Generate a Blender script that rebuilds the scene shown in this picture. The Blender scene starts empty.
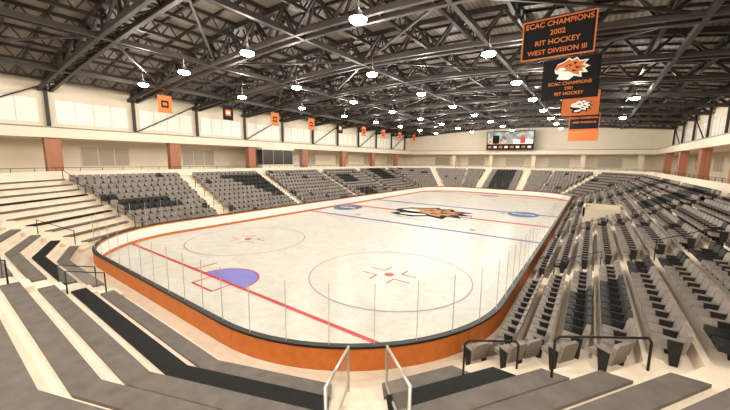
import bpy, math, random
from mathutils import Vector, Matrix
from mathutils.geometry import tessellate_polygon
random.seed(4)
COL=bpy.context.scene.collection
bpy.context.scene.view_settings.view_transform='Standard'
# ------------------------------------------------------------------ materials
def mat(name,col,rough=0.6,metal=0.0,noise=0.0,nscale=4.0,bump=0.0,emis=0.0,ecol=None,spec=0.5):
    m=bpy.data.materials.new(name); m.use_nodes=True
    nt=m.node_tree; b=nt.nodes["Principled BSDF"]
    b.inputs["Roughness"].default_value=rough; b.inputs["Metallic"].default_value=metal
    b.inputs["Specular IOR Level"].default_value=spec
    b.inputs["Base Color"].default_value=(*col,1)
    if noise>0 or bump>0:
        tc=nt.nodes.new("ShaderNodeTexCoord"); n=nt.nodes.new("ShaderNodeTexNoise")
        n.inputs["Scale"].default_value=nscale; n.inputs["Detail"].default_value=6
        nt.links.new(tc.outputs["Object"],n.inputs["Vector"])
        if noise>0:
            r=nt.nodes.new("ShaderNodeValToRGB")
            r.color_ramp.elements[0].position=0.3; r.color_ramp.elements[1].position=0.7
            r.color_ramp.elements[0].color=(*[c*(1-noise) for c in col],1)
            r.color_ramp.elements[1].color=(*[min(1,c*(1+noise*0.5)) for c in col],1)
            nt.links.new(n.outputs["Fac"],r.inputs["Fac"]); nt.links.new(r.outputs["Color"],b.inputs["Base Color"])
        if bump>0:
            bp=nt.nodes.new("ShaderNodeBump"); bp.inputs["Strength"].default_value=bump
            nt.links.new(n.outputs["Fac"],bp.inputs["Height"]); nt.links.new(bp.outputs["Normal"],b.inputs["Normal"])
    if emis>0:
        b.inputs["Emission Color"].default_value=(*(ecol or col),1); b.inputs["Emission Strength"].default_value=emis
    return m
M={}
M['concrete']=mat("cream_concrete",(0.79,0.68,0.54),0.75,noise=0.10,nscale=1.5,spec=.3)
M['cream']=mat("cream_paint",(0.76,0.68,0.55),0.7,noise=0.05,nscale=.6,spec=.3)
M['bench']=mat("bench_grey",(0.135,0.115,0.10),0.6,noise=0.25,nscale=2.5,spec=.2)
M['benchblack']=mat("bench_black",(0.010,0.010,0.010),0.6,noise=0.2,spec=.1)
M['seat']=mat("seat_grey",(0.225,0.195,0.172),0.55,noise=0.2,nscale=1.2,spec=.3)
M['seatblack']=mat("seat_black",(0.018,0.017,0.017),0.5,spec=.2)
M['steel']=mat("roof_steel_dark",(0.024,0.019,0.016),0.5,spec=.4)
M['black']=mat("black_paint",(0.01,0.01,0.01),0.45,spec=.25)
M['orange']=mat("team_orange",(0.54,0.155,0.028),0.5,noise=0.12,spec=.3)
M['orangecloth']=mat("orange_cloth",(0.56,0.15,0.04),0.85)
M['blackcloth']=mat("black_cloth",(0.012,0.012,0.013),0.85,spec=.1)
M['white']=mat("white_board",(0.80,0.78,0.73),0.35)
M['whitecloth']=mat("white_cloth",(0.8,0.78,0.72),0.8)
M['red']=mat("ice_red",(0.48,0.035,0.03),0.4,spec=.2)
M['mauve']=mat("ice_circle",(0.36,0.24,0.30),0.4,spec=.2)
M['blue']=mat("ice_blue_line",(0.12,0.11,0.36),0.4,spec=.2)
M['crease']=mat("crease_blue",(0.17,0.17,0.50),0.4,spec=.2)
M['logoblue']=mat("logo_blue",(0.015,0.10,0.24),0.4,spec=.2)
M['brown']=mat("tiger_orange",(0.36,0.14,0.035),0.5,spec=.2)
M['glassdark']=mat("concourse_dark_glass",(0.025,0.02,0.018),0.3)
M['glasslight']=mat("concourse_cream_glass",(0.42,0.37,0.30),0.3)  # plain cream-grey glass colour, no emission
M['chrome']=mat("rail_metal",(0.6,0.57,0.52),0.3,metal=0.6)
M['seam']=mat("glass_edge",(0.42,0.42,0.40),0.3)
M['grey']=mat("grey_paint",(0.25,0.23,0.21),0.6)
M['win']=mat("clerestory_daylight",(0.70,0.67,0.58),0.4,emis=0.2,ecol=(1,.95,.86))
M['bulb']=mat("lamp_glow",(1,1,1),0.4,emis=110,ecol=(1,.97,.92))
def brick():
    m=bpy.data.materials.new("orange_brick"); m.use_nodes=True; nt=m.node_tree; b=nt.nodes["Principled BSDF"]
    t=nt.nodes.new("ShaderNodeTexBrick"); tc=nt.nodes.new("ShaderNodeTexCoord")
    t.inputs["Scale"].default_value=3; t.inputs["Color1"].default_value=(.34,.12,.06,1); t.inputs["Color2"].default_value=(.40,.16,.08,1); t.inputs["Mortar"].default_value=(.38,.28,.23,1)
    nt.links.new(tc.outputs["Object"],t.inputs["Vector"]); nt.links.new(t.outputs["Color"],b.inputs["Base Color"]); b.inputs["Roughness"].default_value=.8
    return m
M['brick']=brick()
def icemat():
    m=bpy.data.materials.new("rink_ice"); m.use_nodes=True; nt=m.node_tree; b=nt.nodes["Principled BSDF"]
    tc=nt.nodes.new("ShaderNodeTexCoord"); n=nt.nodes.new("ShaderNodeTexNoise"); n.inputs["Scale"].default_value=.6; n.inputs["Detail"].default_value=10; n.inputs["Roughness"].default_value=.8
    n.inputs["Distortion"].default_value=2.0
    r=nt.nodes.new("ShaderNodeValToRGB"); r.color_ramp.elements[0].position=.32; r.color_ramp.elements[1].position=.6
    r.color_ramp.elements[0].color=(.47,.445,.385,1); r.color_ramp.elements[1].color=(.60,.575,.515,1)
    nt.links.new(tc.outputs["Object"],n.inputs["Vector"]); nt.links.new(n.outputs["Fac"],r.inputs["Fac"]); nt.links.new(r.outputs["Color"],b.inputs["Base Color"])
    b.inputs["Roughness"].default_value=.30; b.inputs["Specular IOR Level"].default_value=.2
    return m
M['ice']=icemat()
def deckmat():
    m=bpy.data.materials.new("roof_deck_metal"); m.use_nodes=True; nt=m.node_tree; b=nt.nodes["Principled BSDF"]
    tc=nt.nodes.new("ShaderNodeTexCoord"); w=nt.nodes.new("ShaderNodeTexWave"); w.wave_type='BANDS'; w.bands_direction='X'; w.inputs["Scale"].default_value=1.0
    r=nt.nodes.new("ShaderNodeValToRGB"); r.color_ramp.elements[0].color=(.15,.13,.11,1); r.color_ramp.elements[1].color=(.27,.235,.20,1)
    nt.links.new(tc.outputs["Object"],w.inputs["Vector"]); nt.links.new(w.outputs["Fac"],r.inputs["Fac"]); nt.links.new(r.outputs["Color"],b.inputs["Base Color"]); b.inputs["Roughness"].default_value=.6
    return m
M['deck']=deckmat()
def glassmat(name,f,tint):
    m=bpy.data.materials.new(name); m.use_nodes=True; nt=m.node_tree
    for n in list(nt.nodes): nt.nodes.remove(n)
    o=nt.nodes.new("ShaderNodeOutputMaterial"); t=nt.nodes.new("ShaderNodeBsdfTransparent"); g=nt.nodes.new("ShaderNodeBsdfGlossy"); mx=nt.nodes.new("ShaderNodeMixShader")
    t.inputs["Color"].default_value=(*tint,1); g.inputs["Roughness"].default_value=.08 if f<.1 else .5; mx.inputs[0].default_value=f
    nt.links.new(t.outputs[0],mx.inputs[1]); nt.links.new(g.outputs[0],mx.inputs[2]); nt.links.new(mx.outputs[0],o.inputs[0])
    return m
M['glass']=glassmat("clear_acrylic",.02,(.98,.985,.98))
M['railglass']=glassmat("rail_glass",.22,(.92,.95,.93))
# ------------------------------------------------------------------ mesh builder
class MB:
    def __init__(s): s.v=[];s.f=[];s.m=[];s.mats=[]
    def mi(s,k):
        if k not in s.mats: s.mats.append(k)
        return s.mats.index(k)
    def face(s,pts,k):
        n=len(s.v); s.v+= [tuple(p) for p in pts]; s.f.append(tuple(range(n,n+len(pts)))); s.m.append(s.mi(k))
    def hexa(s,c,k,top=None):
        n=len(s.v); s.v+=[tuple(p) for p in c]
        F=[(0,3,2,1),(4,5,6,7),(0,1,5,4),(1,2,6,5),(2,3,7,6),(3,0,4,7)]
        for i,f in enumerate(F):
            s.f.append(tuple(n+a for a in f)); s.m.append(s.mi(top if (top and i==1) else k))
    def box(s,x0,x1,y0,y1,z0,z1,k,top=None):
        s.hexa([(x0,y0,z0),(x1,y0,z0),(x1,y1,z0),(x0,y1,z0),(x0,y0,z1),(x1,y0,z1),(x1,y1,z1),(x0,y1,z1)],k,top)
    def obox(s,o,t,n,a0,a1,b0,b1,z0,z1,k,top=None):
        P=lambda a,b,z:(o[0]+t[0]*a+n[0]*b,o[1]+t[1]*a+n[1]*b,z)
        s.hexa([P(a0,b0,z0),P(a1,b0,z0),P(a1,b1,z0),P(a0,b1,z0),P(a0,b0,z1),P(a1,b0,z1),P(a1,b1,z1),P(a0,b1,z1)],k,top)
    def beam(s,a,b,w,h,k):
        a=Vector(a);b=Vector(b);d=(b-a).normalized()
        up=Vector((0,0,1)) if abs(d.z)<.95 else Vector((1,0,0))
        r=d.cross(up).normalized()*w/2; u=r.cross(d).normalized()*h/2
        s.hexa([a-r-u,a+r-u,a+r+u,a-r+u,b-r-u,b+r-u,b+r+u,b-r+u],k)
    def obj(s,name,parent=None,smooth=False):
        me=bpy.data.meshes.new(name); me.from_pydata(s.v,[],s.f)
        for k in s.mats: me.materials.append(M[k])
        me.polygons.foreach_set("material_index",s.m)
        me.update()
        o=bpy.data.objects.new(name,me); COL.objects.link(o)
        if parent: o.parent=parent
        return o
def pipe(name,lines,r,k,parent=None):
    cu=bpy.data.curves.new(name,'CURVE'); cu.dimensions='3D'; cu.bevel_depth=r; cu.bevel_resolution=2
    for L in lines:
        sp=cu.splines.new('POLY'); sp.points.add(len(L)-1)
        for i,p in enumerate(L): sp.points[i].co=(*p,1)
    cu.materials.append(M[k])
    o=bpy.data.objects.new(name,cu); COL.objects.link(o)
    if parent: o.parent=parent
    return o
# ------------------------------------------------------------------ geometry of rink / bowl
HX,HY,R=13.0,30.5,7.0
CX,CY=HX-R,HY-R
def rink(off,z,nc=22,nsx=6,nsy=30):
    pts=[]
    cs=[((CX,-CY),-90),((CX,CY),0),((-CX,CY),90),((-CX,-CY),180)]
    for i,(c,a0) in enumerate(cs):
        for j in range(nc+1):
            a=math.radians(a0+90*j/nc); pts.append((c[0]+(R+off)*math.cos(a),c[1]+(R+off)*math.sin(a),z))
        c2,a2=cs[(i+1)%4]; a=math.radians(a2); q=(c2[0]+(R+off)*math.cos(a),c2[1]+(R+off)*math.sin(a))
        p=pts[-1]; n=nsy if i%2==0 else nsx
        for j in range(1,n): pts.append((p[0]+(q[0]-p[0])*j/n,p[1]+(q[1]-p[1])*j/n,z))
    return pts
def sweep(mb,prof,mats,fn=rink):
    rings=[fn(o,z) for o,z in prof]
    for a in range(len(prof)-1):
        A,B=rings[a],rings[a+1]; n=len(A)
        for i in range(n):
            j=(i+1)%n
            mb.face([A[i],A[j],B[j],B[i]],mats[a])
PHI=[0,20,56,90,124,160,180,200,236,270,304,340]
NRM=[(math.sin(math.radians(p)),-math.cos(math.radians(p))) for p in PHI]
SUP=[abs(n[0])*CX+abs(n[1])*CY+R for n in NRM]
NF=12
def vert(i,d):
    j=(i+1)%NF; a,b=NRM[i%NF],NRM[j]; ha,hb=SUP[i%NF]+d,SUP[j]+d
    det=a[0]*b[1]-a[1]*b[0]
    return ((ha*b[1]-hb*a[1])/det,(a[0]*hb-b[0]*ha)/det)
def ring(d,z): return [(*vert(i,d),z) for i in range(NF)]
D0,TR,Z0,RI,NR=0.24,0.88,0.35,0.40,11
dk=lambda k:D0+TR*k
zk=lambda k:Z0+RI*k
DT=dk(NR); ZT=zk(NR)-RI
mb=MB(); mb.box(-32,32,-50,50,-.4,-.05,'grey'); mb.obj("floor")
def tess(mb,outer,inner,k):
    loops=[[Vector(p) for p in outer],[Vector(p) for p in inner]]
    al=loops[0]+loops[1]
    for t in tessellate_polygon(loops):
        mb.face([al[i] for i in t],k)
bowl=MB(); tess(bowl,ring(D0+.01,Z0),rink(.15,Z0),'concrete'); 
mb=MB(); mb.face(rink(-0.005,0.0),'ice'); ice=mb.obj("ice_rink")
mk=MB()
def strip(x0,x1,y0,y1,z,k): mk.face([(x0,y0,z),(x1,y0,z),(x1,y1,z),(x0,y1,z)],k)
def arc(cx,cy,r,w,a0,a1,z,k,n=64):
    for i in range(n):
        a=math.radians(a0+(a1-a0)*i/n);b=math.radians(a0+(a1-a0)*(i+1)/n)
        mk.face([(cx+(r-w)*math.cos(a),cy+(r-w)*math.sin(a),z),(cx+r*math.cos(a),cy+r*math.sin(a),z),(cx+r*math.cos(b),cy+r*math.sin(b),z),(cx+(r-w)*math.cos(b),cy+(r-w)*math.sin(b),z)],k)
def disc(cx,cy,r,z,k,ry=None,n=40):
    ry=ry or r
    mk.face([(cx+r*math.cos(6.28319*i/n),cy+ry*math.sin(6.28319*i/n),z) for i in range(n)],k)
for s in (-1,1):
    gy=27.1*s; xg=CX+math.sqrt(R*R-(27.1-CY)**2)-.03
    gw=.10 if s<0 else .3
    strip(-xg,xg,gy-gw,gy+gw,.012,'red')
    bw=.26 if s<0 else .42
    strip(-12.96,12.96,7.6*s-bw,7.6*s+bw,.012,'blue')
    n=24; a0=0 if s<0 else 180
    mk.face([(1.83*math.cos(math.radians(a0+180*i/n)),gy+1.83*math.sin(math.radians(a0+180*i/n)),.008) for i in range(n+1)],'crease')
    arc(0,gy,1.88,.09,a0,a0+180,.014,'red',32)
    yb=gy+1.1*s
    for q in [(-.97,-.87,gy,yb),(.87,.97,gy,yb)]:
        strip(q[0],q[1],min(q[2],q[3]),max(q[2],q[3]),.012,'red')
    strip(-.97,.97,yb-.06,yb+.06,.012,'red')
    for xx in (-2.9,):
        strip(xx-.06,xx+.06,min(gy,gy-1.4*s),max(gy,gy-1.4*s),.012,'red')
    for sx in (-1,1):
        cx,cy=6.6*sx,21*s
        arc(cx,cy,4.5,.08,0,360,.012,'mauve',72); disc(cx,cy,.27,.016,'red')
        for ax in (-1,1):
            for ay in (-1,1):
                x0,x1=sorted((cx+ax*.55,cx+ax*1.5)); y0=cy+ay*.45
                strip(x0,x1,y0-.04,y0+.04,.012,'red')
                y1,y2=sorted((cy+ay*.45,cy+ay*1.2)); xx=cx+ax*.55
                strip(xx-.04,xx+.04,y1,y2,.013,'red')
        disc(6.7*sx,6.1*s,.3,.012,'red')
strip(-12.96,12.96,-.34,.34,.012,'red'); arc(0,0,4.57,.12,0,360,.014,'blue',72)
for (ox,oy) in ((-11.2,-2.4),(8.9,6.9)):
    disc(ox,oy,1.75,.020,'logoblue',2.2); disc(ox,oy,1.3,.026,'white',.45); disc(ox,oy,1.0,.032,'logoblue',.22)
mk.obj("rink_markings",ice)
TIG=[('blackcloth',[(-1.02,.1),(-.84,.46),(-.45,.6),(-.15,.84),(0.02,.66),(.3,.8),(.47,.56),(1.0,.56),(.76,.3),(1.1,.12),(.8,0),(1.0,-.3),(.62,-.26),(.66,-.58),(.2,-.44),(-.1,-.68),(-.5,-.64),(-.84,-.56),(-.7,-.26),(-.96,-.15)]),
('brown',[(-.9,.1),(-.75,.36),(-.4,.48),(-.15,.66),(0,.52),(.28,.64),(.4,.44),(.78,.43),(.55,.22),(.82,.1),(.55,-.02),(.72,-.17),(.42,-.14),(.46,-.38),(.15,-.26),(-.1,-.1),(-.45,-.05),(-.7,0)]),
('whitecloth',[(-.86,.06),(-.7,.2),(-.45,.18),(-.3,.05),(-.45,-.02),(-.7,0)]),
('whitecloth',[(-.62,-.45),(-.5,-.34),(-.2,-.32),(0,-.24),(.12,-.34),(-.12,-.5),(-.45,-.54)]),
('blackcloth',[(-.38,.24),(-.2,.38),(.08,.3),(-.1,.22)]),('blackcloth',[(.1,.5),(.35,.42),(.2,.3)]),('blackcloth',[(.22,.2),(.6,.1),(.3,.03)]),('blackcloth',[(.05,.0),(.4,-.1),(.1,-.14)]),
('whitecloth',[(-.27,.26),(-.2,.31),(-.1,.28)])]
lg=MB()
for i,(k,pp) in enumerate(TIG):
    loops=[[Vector((x*4.6-.7,y*5.6+.6,.02+.006*i)) for x,y in pp]]
    for t in tessellate_polygon(loops): lg.face([loops[0][j] for j in t],k)
lg.obj("tiger_logo",ice)
mb=MB()
sweep(mb,[(0,0),(0,.2),(0,.93),(0,1.05),(-.02,1.05),(-.02,1.11),(.17,1.11),(.17,1.04),(.14,1.04),(.14,0.0)],
 ['orange','white','orange','black','black','black','black','black','orange'])
boards=mb.obj("dasher_boards")
mb=MB(); A=rink(.07,1.11); B=rink(.07,2.95)
n=len(A)
for i in range(n):
    j=(i+1)%n; mb.face([A[i],A[j],B[j],B[i]],'glass')
mb.obj("glass_panes",boards)
mb=MB(); acc=0
for i in range(n):
    j=(i+1)%n; a=Vector(A[i]);b=Vector(A[j]);L=(b-a).length
    while acc<L:
        p=a+(b-a)*(acc/L); t=(b-a).normalized(); nn=Vector((t.y,-t.x,0))
        mb.obox((p.x,p.y),(t.x,t.y),(nn.x,nn.y),-.009,.009,-.009,.009,1.1,2.95,'seam')
        acc+=1.3
    acc-=L
mb.obj("glass_seams",boards)
# ------------------------------------------------------------------ seating bowl steps
prof=[];
for k in range(NR):
    prof.append((dk(k),zk(k)-RI if k>0 else 0)); prof.append((dk(k),zk(k)))
prof.append((DT,ZT)); prof[0]=(D0,Z0-.0)
sweep(bowl,prof,['concrete']*(len(prof)-1),fn=ring)
bowlo=bowl.obj("seating_bowl_steps")
AIS=[-18.4,-8.2,3.4,14.0,24.6]
ENDAIS=[-1.2]; FARAIS=[-4,4]
MITRE=[1,4,7,10]
YB,YSEAT=-27.9,-27.35
def facet(i,d):
    a=Vector(vert(i-1,d)); b=Vector(vert(i,d)); return a,b,(b-a).normalized(),(b-a).length
aisle=MB()
for i in (3,9):
    for ya in AIS:
        for k in range(NR-1):
            x=(HX+dk(k+1))*(1 if i==3 else -1); s=1 if i==3 else -1
            aisle.box(min(x,x-s*.42),max(x,x-s*.42),ya-.55,ya+.55,zk(k),zk(k)+.2,'cream')
for sy,L_ in ((1,FARAIS),(-1,ENDAIS)):
    for xa in L_:
        for k in range(NR-1):
            y=sy*(HY+dk(k+1)); aisle.box(xa-.55,xa+.55,min(y,y-sy*.42),max(y,y-sy*.42),zk(k),zk(k)+.2,'cream')
for v in MITRE:
    for k in range(NR-1):
        p=Vector(vert(v,dk(k+1))); q=Vector(vert(v,dk(k))); rd=(p-q).normalized(); t=(-rd.y,rd.x)
        aisle.obox(p,t,(rd.x,rd.y),-.5,.5,-.45,.05,zk(k),zk(k)+.2,'cream')
aisle.obj("aisle_steps",bowlo)
for i in (0,1,2,3,10,11):
    mb=MB()
    for k in range(0,NR-1):
        dn=dk(k+1)-.06; df=dn+.46; z0=zk(k+1); z1=z0+.07
        key='benchblack' if (k==1 and i in (0,1,2)) or (k in(3,6) and i==10) or (k in(1,4) and i==11) else 'bench'
        P=[]; ok=True
        for d in (dn,df):
            a,b,t,L=facet(i,d)
            ma=.66 if ((i-1)%NF) in MITRE else 0; mb_=.66 if i in MITRE else 0
            a2=a+t*ma; b2=b-t*mb_
            if i in (2,3) and b2.y>YB:
                if a2.y>=YB-.15: ok=False
                b2=a2+(b2-a2)*((YB-a2.y)/(b2.y-a2.y))
            P.append((a2,b2))
        if not ok: continue
        (a0,b0),(a1,b1)=P
        parts=[(a0,b0,b1,a1)]
        if i==0:
            x=ENDAIS[0]
            parts=[(a0,Vector((x-.6,a0.y)),Vector((x-.6,a1.y)),a1),(Vector((x+.6,a0.y)),b0,b1,Vector((x+.6,a1.y)))]
        for (A0,B0,B1,A1) in parts:
            mb.hexa([(*A0,z0-.02),(*B0,z0-.02),(*B1,z0-.02),(*A1,z0-.02),(*A0,z1),(*B0,z1),(*B1,z1),(*A1,z1)],key)
    if mb.v: mb.obj("bleacher_benches")
def addseat(mb,p,t,n,z,k):
    o=(p[0],p[1])
    def P(a,b,zz): return (o[0]+t[0]*a+n[0]*b,o[1]+t[1]*a+n[1]*b,z+zz)
    def prism(out_f,out_b,key):
        N=len(out_f); base=len(mb.v); mb.v+=[*out_f,*out_b]; mi=mb.mi(key)
        mb.f.append(tuple(range(base,base+N))); mb.m.append(mi)
        mb.f.append(tuple(range(base+2*N-1,base+N-1,-1))); mb.m.append(mi)
        for q in range(N):
            r=(q+1)%N; mb.f.append((base+q,base+N+q,base+N+r,base+r)); mb.m.append(mi)
    w=.25
    shp=[(-w,.30),(w,.30),(w+.005,.76),(w-.05,.84),(-w+.05,.84),(-w-.005,.76)]
    prism([P(a,-.02+(zz-.4)*.22,zz) for a,zz in shp],[P(a,.08+(zz-.4)*.22,zz) for a,zz in shp],k)
    c=[P(-w,-.46,.36),P(w,-.46,.36),P(w,.02,.34),P(-w,.02,.34),P(-w,-.45,.48),P(w,-.45,.48),P(w,.02,.44),P(-w,.02,.44)]
    mb.hexa(c,k)
    sgn=-1
    c=[P(sgn*(w+.035),-.30,.60),P(sgn*(w+.005),-.30,.60),P(sgn*(w+.005),.08,.60),P(sgn*(w+.035),.08,.60),P(sgn*(w+.035),-.32,.64),P(sgn*(w+.005),-.32,.64),P(sgn*(w+.005),.08,.64),P(sgn*(w+.035),.08,.64)]
    mb.hexa(c,k)
    c=[P(-.28,-.16,0),P(-.24,-.16,0),P(-.24,-.02,0),P(-.28,-.02,0),P(-.28,-.25,.6),P(-.24,-.25,.6),P(-.24,.02,.6),P(-.28,.02,.6)]
    mb.hexa(c,'seatblack')
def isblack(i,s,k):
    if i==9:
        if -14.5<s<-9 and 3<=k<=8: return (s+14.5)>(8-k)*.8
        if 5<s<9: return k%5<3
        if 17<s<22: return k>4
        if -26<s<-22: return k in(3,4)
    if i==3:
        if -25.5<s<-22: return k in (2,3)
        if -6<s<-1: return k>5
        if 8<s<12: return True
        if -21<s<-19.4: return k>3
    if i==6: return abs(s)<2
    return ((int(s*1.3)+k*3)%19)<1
PLAT=(-4.2,-.8)
SP=.57
for i in (2,3,4,5,6,7,8,9):
    secs={}
    for k in range(NR-1):
        ds=dk(k)+.60
        a,b,t,L=facet(i,ds); n=NRM[i]
        ma=.7 if ((i-1)%NF) in MITRE else .06; mz=.7 if i in MITRE else .06
        if i in (2,3) and a.y+ma*t.y<YSEAT:
            ma=(YSEAT-a.y)/t.y
            if ma>L-mz-SP: continue
        cuts=[]
        if i in(3,9):
            for ya in AIS: cuts.append((Vector((a.x,ya))-a).dot(t))
        if i==6:
            for xa in FARAIS: cuts.append((Vector((xa,a.y))-a).dot(t))
        cuts=sorted(cuts); lo=ma; segs=[]
        for c in cuts: segs.append((lo,c-.6)); lo=c+.6
        segs.append((lo,L-mz))
        for si,(s0,s1) in enumerate(segs):
            m=int((s1-s0)/SP)
            if m<1: continue
            st=s0+((s1-s0)-m*SP)/2+SP/2
            sb=secs.setdefault(si,MB())
            for q in range(m):
                p=a+t*(st+q*SP)
                sc=p.y if i in(3,9) else p.x
                if i==3 and 2<=k<=4 and PLAT[0]-.3<sc<PLAT[1]+.3: continue
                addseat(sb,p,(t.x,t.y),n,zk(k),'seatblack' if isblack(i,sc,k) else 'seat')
    for si in secs: secs[si].obj("arena_seating_section")
pb=MB(); xa,xb=HX+dk(2)+.02,HX+dk(5)-.02
pb.box(xa,xb,PLAT[0],PLAT[1],zk(2),zk(4)+.02,'concrete')
pb.box(xa,xa+.14,PLAT[0],PLAT[1],zk(4)+.02,zk(4)+.8,'cream')
pb.box(xa,xb,PLAT[0],PLAT[0]+.14,zk(4)+.02,zk(4)+.8,'cream'); pb.box(xa,xb,PLAT[1]-.14,PLAT[1],zk(4)+.02,zk(4)+.8,'cream')
pb.obj("accessible_seating_platform")
# ------------------------------------------------------------------ concourse
WX,WY=26.5,44.0
BX,BY=29.5,47.0
def rect(x,y,z): return [(-x,-y,z),(x,-y,z),(x,y,z),(-x,y,z)]
mb=MB(); tess(mb,rect(BX,BY,ZT+.02),ring(DT,ZT+.02),'concrete'); mb.obj("floor_concourse")
mb=MB(); 
sweep(mb,[(DT+.02,ZT),(DT+.02,ZT+.75),(DT+.14,ZT+.75),(DT+.14,ZT)],['cream','cream','cream'],fn=ring); 
par=mb.obj("trim_parapet")
rr=ring(DT+.08,ZT+1.05); pl=[rr+[rr[0]]]
for i in range(NF):
    a=Vector(rr[i]);b=Vector(rr[(i+1)%NF]);m=max(1,int((b-a).length/1.6))
    for q in range(m):
        p=a+(b-a)*q/m; pl.append([(p.x,p.y,ZT+.75),(p.x,p.y,ZT+1.05)])
pipe("parapet_rail",pl,.022,'black',par)
WZ=13.6
def wallbox(name,x0,x1,y0,y1,z0,z1,k): 
    m=MB(); m.box(x0,x1,y0,y1,z0,z1,k); return m.obj(name)
wallbox("wall_left",-BX-.3,-BX,-BY,BY,0,9.2,'cream')
wallbox("wall_right",BX,BX+.3,-BY,BY,0,9.2,'cream')
wallbox("wall_far",-BX,BX,BY,BY+.3,0,9.2,'cream')
wallbox("wall_near",-BX,BX,-BY-.3,-BY,0,9.2,'cream')
wallbox("wall_left_clerestory",-WX-.3,-WX,-WY,WY,9.0,WZ,'cream')
wallbox("wall_right_clerestory",WX,WX+.3,-WY,WY,9.0,WZ,'cream')
wallbox("wall_far_clerestory",-WX,WX,WY,WY+.3,9.0,WZ+2.6,'cream')
wallbox("wall_near_clerestory",-WX,WX,-WY-.3,-WY,9.0,WZ+2.6,'cream')
LX,LY,LZ0,LZ1=24.3,41.8,8.05,9.0
mb=MB()
for (x0,x1,y0,y1) in ((-BX,-LX,-BY,BY),(LX,BX,-BY,BY),(-LX,LX,LY,BY),(-LX,LX,-BY,-LY)):
    mb.box(x0,x1,y0,y1,LZ0,LZ1,'cream')
for s in (-1,1):
    x=s*(LX-.03); mb.box(min(x,x+s*.03),max(x,x+s*.03),-LY,LY,LZ1-.1,LZ1+.02,'grey')
mb.box(-LX,LX,LY-.03,LY,LZ1-.1,LZ1+.02,'grey')
mb.obj("trim_ledge")
PY=[-38.8,-28.4,-18.0,-7.6,2.8,13.2,23.6,34.0]
for s in (-1,1):
    for idx,yc in enumerate(PY):
        ym=yc+5.2
        if ym<42:
            wb=MB(); wb.box(s*BX-.05,s*BX+.05,ym-2.2,ym+2.2,5.4,7.4,'glasslight')
            for q in range(4): 
                yy=ym-2.2+q*4.4/3; wb.box(s*BX-.08,s*BX+.08,yy-.05,yy+.05,5.4,7.4,'cream')
            wb.obj("window_%d"%(idx+1+(8 if s>0 else 0)))
        p=MB(); p.box(s*25.0-.4,s*25.0+.4,yc-.55,yc+.55,ZT,LZ0,'brick'); p.obj("brick_pillar")
# dark press box on the left concourse
pbx=MB(); pbx.box(-25.4,-24.2,-6.2,-.2,ZT,5.55,'cream'); pbx.box(-25.4,-24.25,-6.1,-.3,5.55,7.75,'glassdark'); pbx.box(-25.5,-24.1,-6.3,-.1,7.75,LZ0,'cream')
for q in range(4): pbx.box(-24.25,-24.2,-6.1+q*1.9-.04,-6.1+q*1.9+.06,5.55,7.75,'grey')
pbx.obj("press_box")
for idx,xc in enumerate([-18,-9,0,9,18]):
    wb=MB(); wb.box(xc-2,xc+2,BY-.05,BY+.05,5.4,7.3,'glasslight'); wb.obj("window_%d"%(20+idx))
    p=MB(); p.box(xc+4.1,xc+4.9,43.2,44,ZT,LZ0,'cream'); p.obj("concourse_column")
BAY=6.9; YS=[-42+BAY*k for k in range(13)]
mb=MB(); wn=MB()
for s in (-1,1):
    for y in YS:
        x=s*(WX-.15); mb.box(min(x,x-s*.22),max(x,x-s*.22),y-.13,y+.13,9,WZ-.2,'steel')
    for j in range(12):
        y0=YS[j]; x=s*(WX-.02)
        wn.box(min(x,x-s*.04),max(x,x-s*.04),y0+.6,y0+BAY-.6,9.5,11.6,'win')
        for q in range(1,4):
            yy=y0+.6+q*(BAY-1.2)/4; xx=s*(WX-.07); wn.box(min(xx,xx-s*.03),max(xx,xx-s*.03),yy-.03,yy+.03,9.5,11.6,'cream')
        if j%2==1: mb.beam((s*(WX-.4),y0,9.1),(s*(WX-.4),y0+BAY,12.9),.12,.12,'steel')
mb.obj("clerestory_posts"); wn.obj("window_clerestory_band")
# ------------------------------------------------------------------ roof
def zd(x): return 16.2-2.7*(x/26.5)**2
def zb(x): return 13.9-1.5*(abs(x)/26.5)**1.6
mb=MB(); NX=28
for i in range(NX):
    xa=-27+54*i/NX; xb=-27+54*(i+1)/NX
    mb.hexa([(xa,-44.4,zd(xa)),(xb,-44.4,zd(xb)),(xb,44.6,zd(xb)),(xa,44.6,zd(xa)),(xa,-44.4,zd(xa)+.2),(xb,-44.4,zd(xb)+.2),(xb,44.6,zd(xb)+.2),(xa,44.6,zd(xa)+.2)],'deck')
mb.obj("ceiling")
for y in YS:
    if y>43: continue
    t=MB(); NS=18; xs=[-26.3+52.6*i/NS for i in range(NS+1)]
    for i in range(NS):
        a,b=xs[i],xs[i+1]
        for dy in (-.4,.4):
            t.beam((a,y+dy,zb(a)),(b,y+dy,zb(b)),.24,.3,'steel')
        t.beam((a,y,zd(a)-.3),(b,y,zd(b)-.3),.36,.34,'steel')
        m_=(a+b)/2
        for dy in (-.4,.4):
            t.beam((a,y+dy,zb(a)),(m_,y,zd(m_)-.3),.14,.14,'steel')
            t.beam((m_,y,zd(m_)-.3),(b,y+dy,zb(b)),.14,.14,'steel')
        t.beam((a,y-.4,zb(a)),(a,y+.4,zb(a)),.1,.1,'steel')
        t.beam((a,y-.4,zb(a)),(b,y+.4,zb(b)),.08,.08,'steel')
    t.obj("roof_truss")
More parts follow.
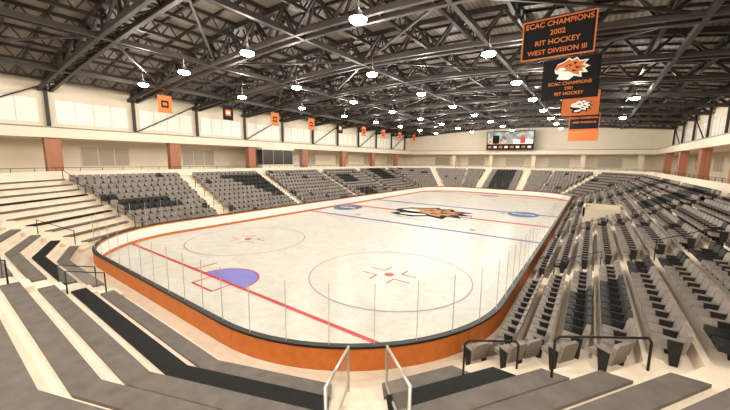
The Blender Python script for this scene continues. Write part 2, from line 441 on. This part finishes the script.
for x in [-24,-20.5,-17,-13.5,-10,-6.5,-3,.5,4,7.5,11,14.5,18,21.5,24.8]:
    t=MB(); zt=zd(x)-.12; zl=zt-.85
    t.beam((x,-43.9,zt),(x,43.9,zt),.2,.2,'steel'); t.beam((x,-43.9,zl),(x,43.9,zl),.2,.2,'steel')
    y=-43.9; st=BAY/6
    while y<43.5:
        t.beam((x,y,zt),(x,y+st/2,zl),.08,.08,'steel'); t.beam((x,y+st/2,zl),(x,y+st,zt),.08,.08,'steel'); y+=st
    t.obj("roof_joist")
t=MB()
for x in [-19,-9.5,0,9.5,19]:
    t.beam((x,-43.9,zb(x)),(x,43.9,zb(x)),.24,.3,'steel')
for j in range(12):
    for x0 in (-19,-9.5,0,9.5):
        if (j+int(x0))%2==0:
            t.beam((x0,YS[j],zb(x0)+.1),(x0+9.5,YS[j+1],zb(x0+9.5)+.1),.12,.12,'steel')
        else: t.beam((x0+9.5,YS[j],zb(x0+9.5)+.1),(x0,YS[j+1],zb(x0)+.1),.12,.12,'steel')
    for q in range(1,4):
        y=YS[j]+q*BAY/4
        for i in range(12):
            a=-26.3+52.6*i/12;b=-26.3+52.6*(i+1)/12
            t.beam((a,y,zd(a)-.06),(b,y,zd(b)-.06),.16,.18,'steel')
t.obj("roof_bracing")
# ------------------------------------------------------------------ high bay lamps
pos=[]
for x in (6.5,-1.5,-9,-16): pos.append((x,-24))
for r in range(7):
    y=-16.3+8*r
    for x in (10,2,-5.8,-13.6): pos.append((x,y))
for y in (4,20): pos.append((18,y))
pos+= [(18,-31),(8,-36),(-4,-37),(-16,-37),(20,-38),(14,-40),(2,-40)]  # extra lamps around the camera, added to fill the foreground stands with light
ZL=12.45
lm=MB(); N=16
prof=[(.06,.50),(.12,.36),(.28,.28),(.40,.02),(.37,.02),(.25,.22)]
def pp_(r,z,i): return (r*math.cos(6.28319*i/N),r*math.sin(6.28319*i/N),z)
for a in range(len(prof)-1):
    for i in range(N):
        (r0,z0),(r1,z1)=prof[a],prof[a+1]
        lm.face([pp_(r0,z0,i),pp_(r0,z0,i+1),pp_(r1,z1,i+1),pp_(r1,z1,i)],'steel')
bp=[(.38,.02),(.36,-.07),(.26,-.14),(.1,-.17)]
for a in range(len(bp)-1):
    for i in range(N):
        (r0,z0),(r1,z1)=bp[a],bp[a+1]
        lm.face([pp_(r0,z0,i),pp_(r0,z0,i+1),pp_(r1,z1,i+1),pp_(r1,z1,i)],'bulb')
lm.face([pp_(.1,-.17,i) for i in range(N)],'bulb')
lm.box(-.02,.02,-.02,.02,.5,1.5,'steel')
LB=lm.obj("high_bay_lamp"); LB.location=(*pos[0],ZL)
for i,(x,y) in enumerate(pos):
    if i==0: o=LB
    else:
        o=bpy.data.objects.new("high_bay_lamp",LB.data); COL.objects.link(o); o.location=(x,y,ZL)
    l=bpy.data.lights.new("lamp_light",'POINT'); l.energy=720 if y>-26 else 1250; l.color=(1,.91,.79); l.shadow_soft_size=.2  # the added foreground fill lamps get the higher energy
    lo=bpy.data.objects.new("lamp_light",l); COL.objects.link(lo); lo.parent=o; lo.location=(0,0,-.42)
    l=bpy.data.lights.new("lamp_uplight",'POINT'); l.energy=60; l.color=(1,.90,.78); l.shadow_soft_size=.12
    lo=bpy.data.objects.new("lamp_uplight",l); COL.objects.link(lo); lo.parent=o; lo.location=(0.25,0,.75)
# ------------------------------------------------------------------ banners
def text(body,size,loc,rot,k,parent):
    c=bpy.data.curves.new("lettering",'FONT'); c.body=body; c.size=size; c.align_x='CENTER'; c.align_y='CENTER'; c.extrude=.004; c.offset=.004
    c.materials.append(M[k]); o=bpy.data.objects.new("lettering",c); COL.objects.link(o); o.location=loc; o.rotation_euler=rot; o.parent=parent
def banner(x0,x1,y,z0,z1,base,border,lines,tcol,tiger=None):
    b=MB(); b.box(x0,x1,y-.015,y+.015,z0,z1,border); b.box(x0+.06,x1-.06,y-.022,y+.022,z0+.06,z1-.06,base)
    b.beam((x0-.05,y,z1+.03),(x1+.05,y,z1+.03),.06,.06,'steel')
    for x in (x0+.2,x1-.2): b.beam((x,y,z1),(x,y,zb(x)+.6),.025,.025,'steel')
    if tiger:
        cx,cz,s=tiger
        for i,(k,pp) in enumerate(TIG):
            g=1.0
            if i==0: k='whitecloth' if base=='blackcloth' else 'blackcloth'
            if i==1: k='whitecloth' if base!='blackcloth' else 'orangecloth'
            if i==1: g=1.12
            lp=[[Vector((cx+px*s*g,y-.024-.002*i,cz+pz*s*g)) for px,pz in pp]]
            for t in tessellate_polygon(lp): b.face([lp[0][j] for j in t],k)
    o=b.obj("championship_banner")
    for (s,size,z) in lines: text(s,size,((x0+x1)/2,y-.03,z),(math.pi/2,0,0),tcol,o)
banner(12.0,15.0,-17.8,11.3,13.1,'blackcloth','orangecloth',[("ECAC CHAMPIONS",.32,12.84),("2002",.32,12.43),("RIT HOCKEY",.32,12.02),("WEST DIVISION III",.30,11.6)],'orangecloth')
banner(12.2,15.25,-11.6,10.35,12.8,'blackcloth','blackcloth',[("ECAC CHAMPIONS",.27,11.3),("2001",.25,11.0),("RIT HOCKEY",.27,10.68)],'orangecloth',(13.75,12.1,.88))
banner(12.5,15.4,-1,10.5,12.7,'orangecloth','blackcloth',[],'blackcloth',(14.0,11.3,.8))
banner(12.6,15.5,9.5,8.9,11.9,'orangecloth','orangecloth',[],'blackcloth')
banner(12.6,15.5,9.4,10.2,11.9,'blackcloth','orangecloth',[("ECAC CHAMPIONS",.3,11.5),("WEST DIVISION III",.28,11.0)],'orangecloth')
cols=['orangecloth','blackcloth','orangecloth','orangecloth','blackcloth','orangecloth','orangecloth','orangecloth','orangecloth']
for j in range(9):
    y=-20.5+6.9*j; b=MB(); c=cols[j]; o2='orangecloth'
    b.box(-20.53,-20.5,y-.65,y+.65,10.9,12.6,c); b.box(-20.5,-20.49,y-.35,y+.35,11.4,12.1,'blackcloth' if c=='orangecloth' else o2); b.box(-20.49,-20.48,y-.2,y+.2,11.6,11.9,'orangecloth' if c=='orangecloth' else 'whitecloth')
    b.beam((-20.5,y-.7,12.62),(-20.5,y+.7,12.62),.05,.05,'steel'); b.beam((-20.5,y,12.6),(-20.5,y,13.4),.03,.03,'steel')
    b.obj("hanging_pennant")
b=MB(); y=40.5
M['scr1']=mat("screen_image_warm",(.5,.32,.22),.4,noise=.9,nscale=1.5,emis=0)
M['scr2']=mat("screen_image_blue",(.3,.36,.40),.4,noise=.9,nscale=1.2)
b.box(-5.0,4.7,y,y+.6,9.0,13.1,'black')
b.box(-4.8,4.5,y-.03,y,10.3,12.9,'scr2')
b.box(-4.8,-1.2,y-.035,y-.03,10.3,11.5,'scr1'); b.box(.6,4.5,y-.035,y-.03,10.3,11.2,'white')
b.box(2.0,3.0,y-.04,y-.035,10.4,11.7,'red'); b.box(2.2,2.8,y-.045,y-.04,11.7,12.2,'brown'); b.box(-3.7,-2.3,y-.04,y-.035,10.4,12.2,'blackcloth'); b.box(-.8,.2,y-.04,y-.035,10.5,11.9,'grey')
b.box(-4.8,4.5,y-.03,y,9.15,10.1,'blackcloth')
for i in range(8): b.box(-4.6+1.16*i,-3.9+1.16*i,y-.05,y-.03,9.4,9.85,['orange','whitecloth'][i%2])
for x in (-3.5,3.5): b.beam((x,y+.3,13.1),(x,y+.3,14.3),.1,.1,'steel')
b.obj("scoreboard")
# ------------------------------------------------------------------ railings
def loop(p,dirv,L,z0,h=.95,name="guard_rail",k='black',r=.028):
    d=Vector((dirv[0],dirv[1],0)).normalized(); a=Vector((p[0],p[1],0))-d*L/2; b=a+d*L
    pts=[(a.x,a.y,z0),(a.x,a.y,z0+h-.1),(a.x+d.x*.08,a.y+d.y*.08,z0+h),(b.x-d.x*.08,b.y-d.y*.08,z0+h),(b.x,b.y,z0+h-.1),(b.x,b.y,z0)]
    return pipe(name,[pts],r,k)
loop((15.95,-27.75),(.82,.57),2.05,1.75)
loop((13.75,-27.9),(.82,.57),1.35,.95)
loop((18.7,-28.4),(.82,.57),1.8,2.8)
for i,s in ((3,1),(9,-1)):
    for ya in AIS:
        for k0 in (1,5):
            x0=s*(HX+dk(k0)+.2); x1=s*(HX+dk(k0+2)+.2)
            pipe("aisle_handrail",[[(x0,ya,zk(k0)),(x0,ya,zk(k0)+.9),(x1,ya,zk(k0+2)+.9),(x1,ya,zk(k0+2))]],.025,'black')
for xa in ENDAIS:
    for k0 in (1,4,7):
        for dx in (-.6,.6):
            y0=-(HY+dk(k0)+.2); y1=-(HY+dk(k0+1)+.5)
            o=pipe("aisle_handrail",[[(xa+dx,y0,zk(k0)),(xa+dx,y0,zk(k0)+.9),(xa+dx,y1,zk(k0+1)+.9),(xa+dx,y1,zk(k0+1))]],.028,'black')
            m_=MB(); m_.face([(xa+dx,y0,zk(k0)+.15),(xa+dx,y0,zk(k0)+.88),(xa+dx,y1,zk(k0+1)+.88),(xa+dx,y1,zk(k0+1)+.15)],'railglass'); m_.obj("infill_pane",o)
for v in (10,9):
    for k0 in (1,5,8):
        p=vert(v,dk(k0)+.2); q=vert(v,dk(k0+2)+.2)
        pipe("aisle_handrail",[[(*p,zk(k0)),(*p,zk(k0)+.9),(*q,zk(k0+2)+.9),(*q,zk(k0+2))]],.028,'black')
rd=(Vector(vert(1,5))-Vector(vert(1,1))).normalized(); tt=Vector((-rd.y,rd.x))
g=bpy.data.objects.new("aisle_gate_railing",None); COL.objects.link(g)
for s in (-1,1):
    def Q(d,z,s=s):
        f=(d-1.0)/2.4
        p=Vector(vert(1,d))+tt*(s*(.47+.21*f)+.25-.14*f); return (p.x,p.y,z)
    fr=[[Q(1.0,.35),Q(1.0,1.9),Q(3.4,2.78),Q(3.4,1.15)],[Q(1.0,.85),Q(3.4,1.75)]]
    pipe("frame",fr,.032,'chrome',g)
    m_=MB(); m_.face([Q(1.0,.85),Q(3.4,1.75),Q(3.4,2.78),Q(1.0,1.9)],'railglass'); m_.obj("infill_pane",g)
# ------------------------------------------------------------------ world + camera
w=bpy.data.worlds.new("World"); bpy.context.scene.world=w; w.use_nodes=True
w.node_tree.nodes["Background"].inputs[0].default_value=(.9,.85,.78,1); w.node_tree.nodes["Background"].inputs[1].default_value=.3
yaw,pitch,roll,f=math.radians(35.4),math.radians(8.0),math.radians(.7),319
fw=Vector((-math.sin(yaw)*math.cos(pitch),math.cos(yaw)*math.cos(pitch),-math.sin(pitch)))
r=Vector((math.cos(yaw),math.sin(yaw),0)); u=r.cross(fw)
r2=r*math.cos(roll)+u*math.sin(roll); u2=-r*math.sin(roll)+u*math.cos(roll)
cd=bpy.data.cameras.new("camera"); co=bpy.data.objects.new("camera",cd); COL.objects.link(co)
co.matrix_world=Matrix(((r2.x,u2.x,-fw.x,15.45),(r2.y,u2.y,-fw.y,-35.9),(r2.z,u2.z,-fw.z,6.38),(0,0,0,1)))
cd.sensor_width=36; cd.lens=f/730*36; cd.clip_start=.05; cd.clip_end=500
bpy.context.scene.camera=co
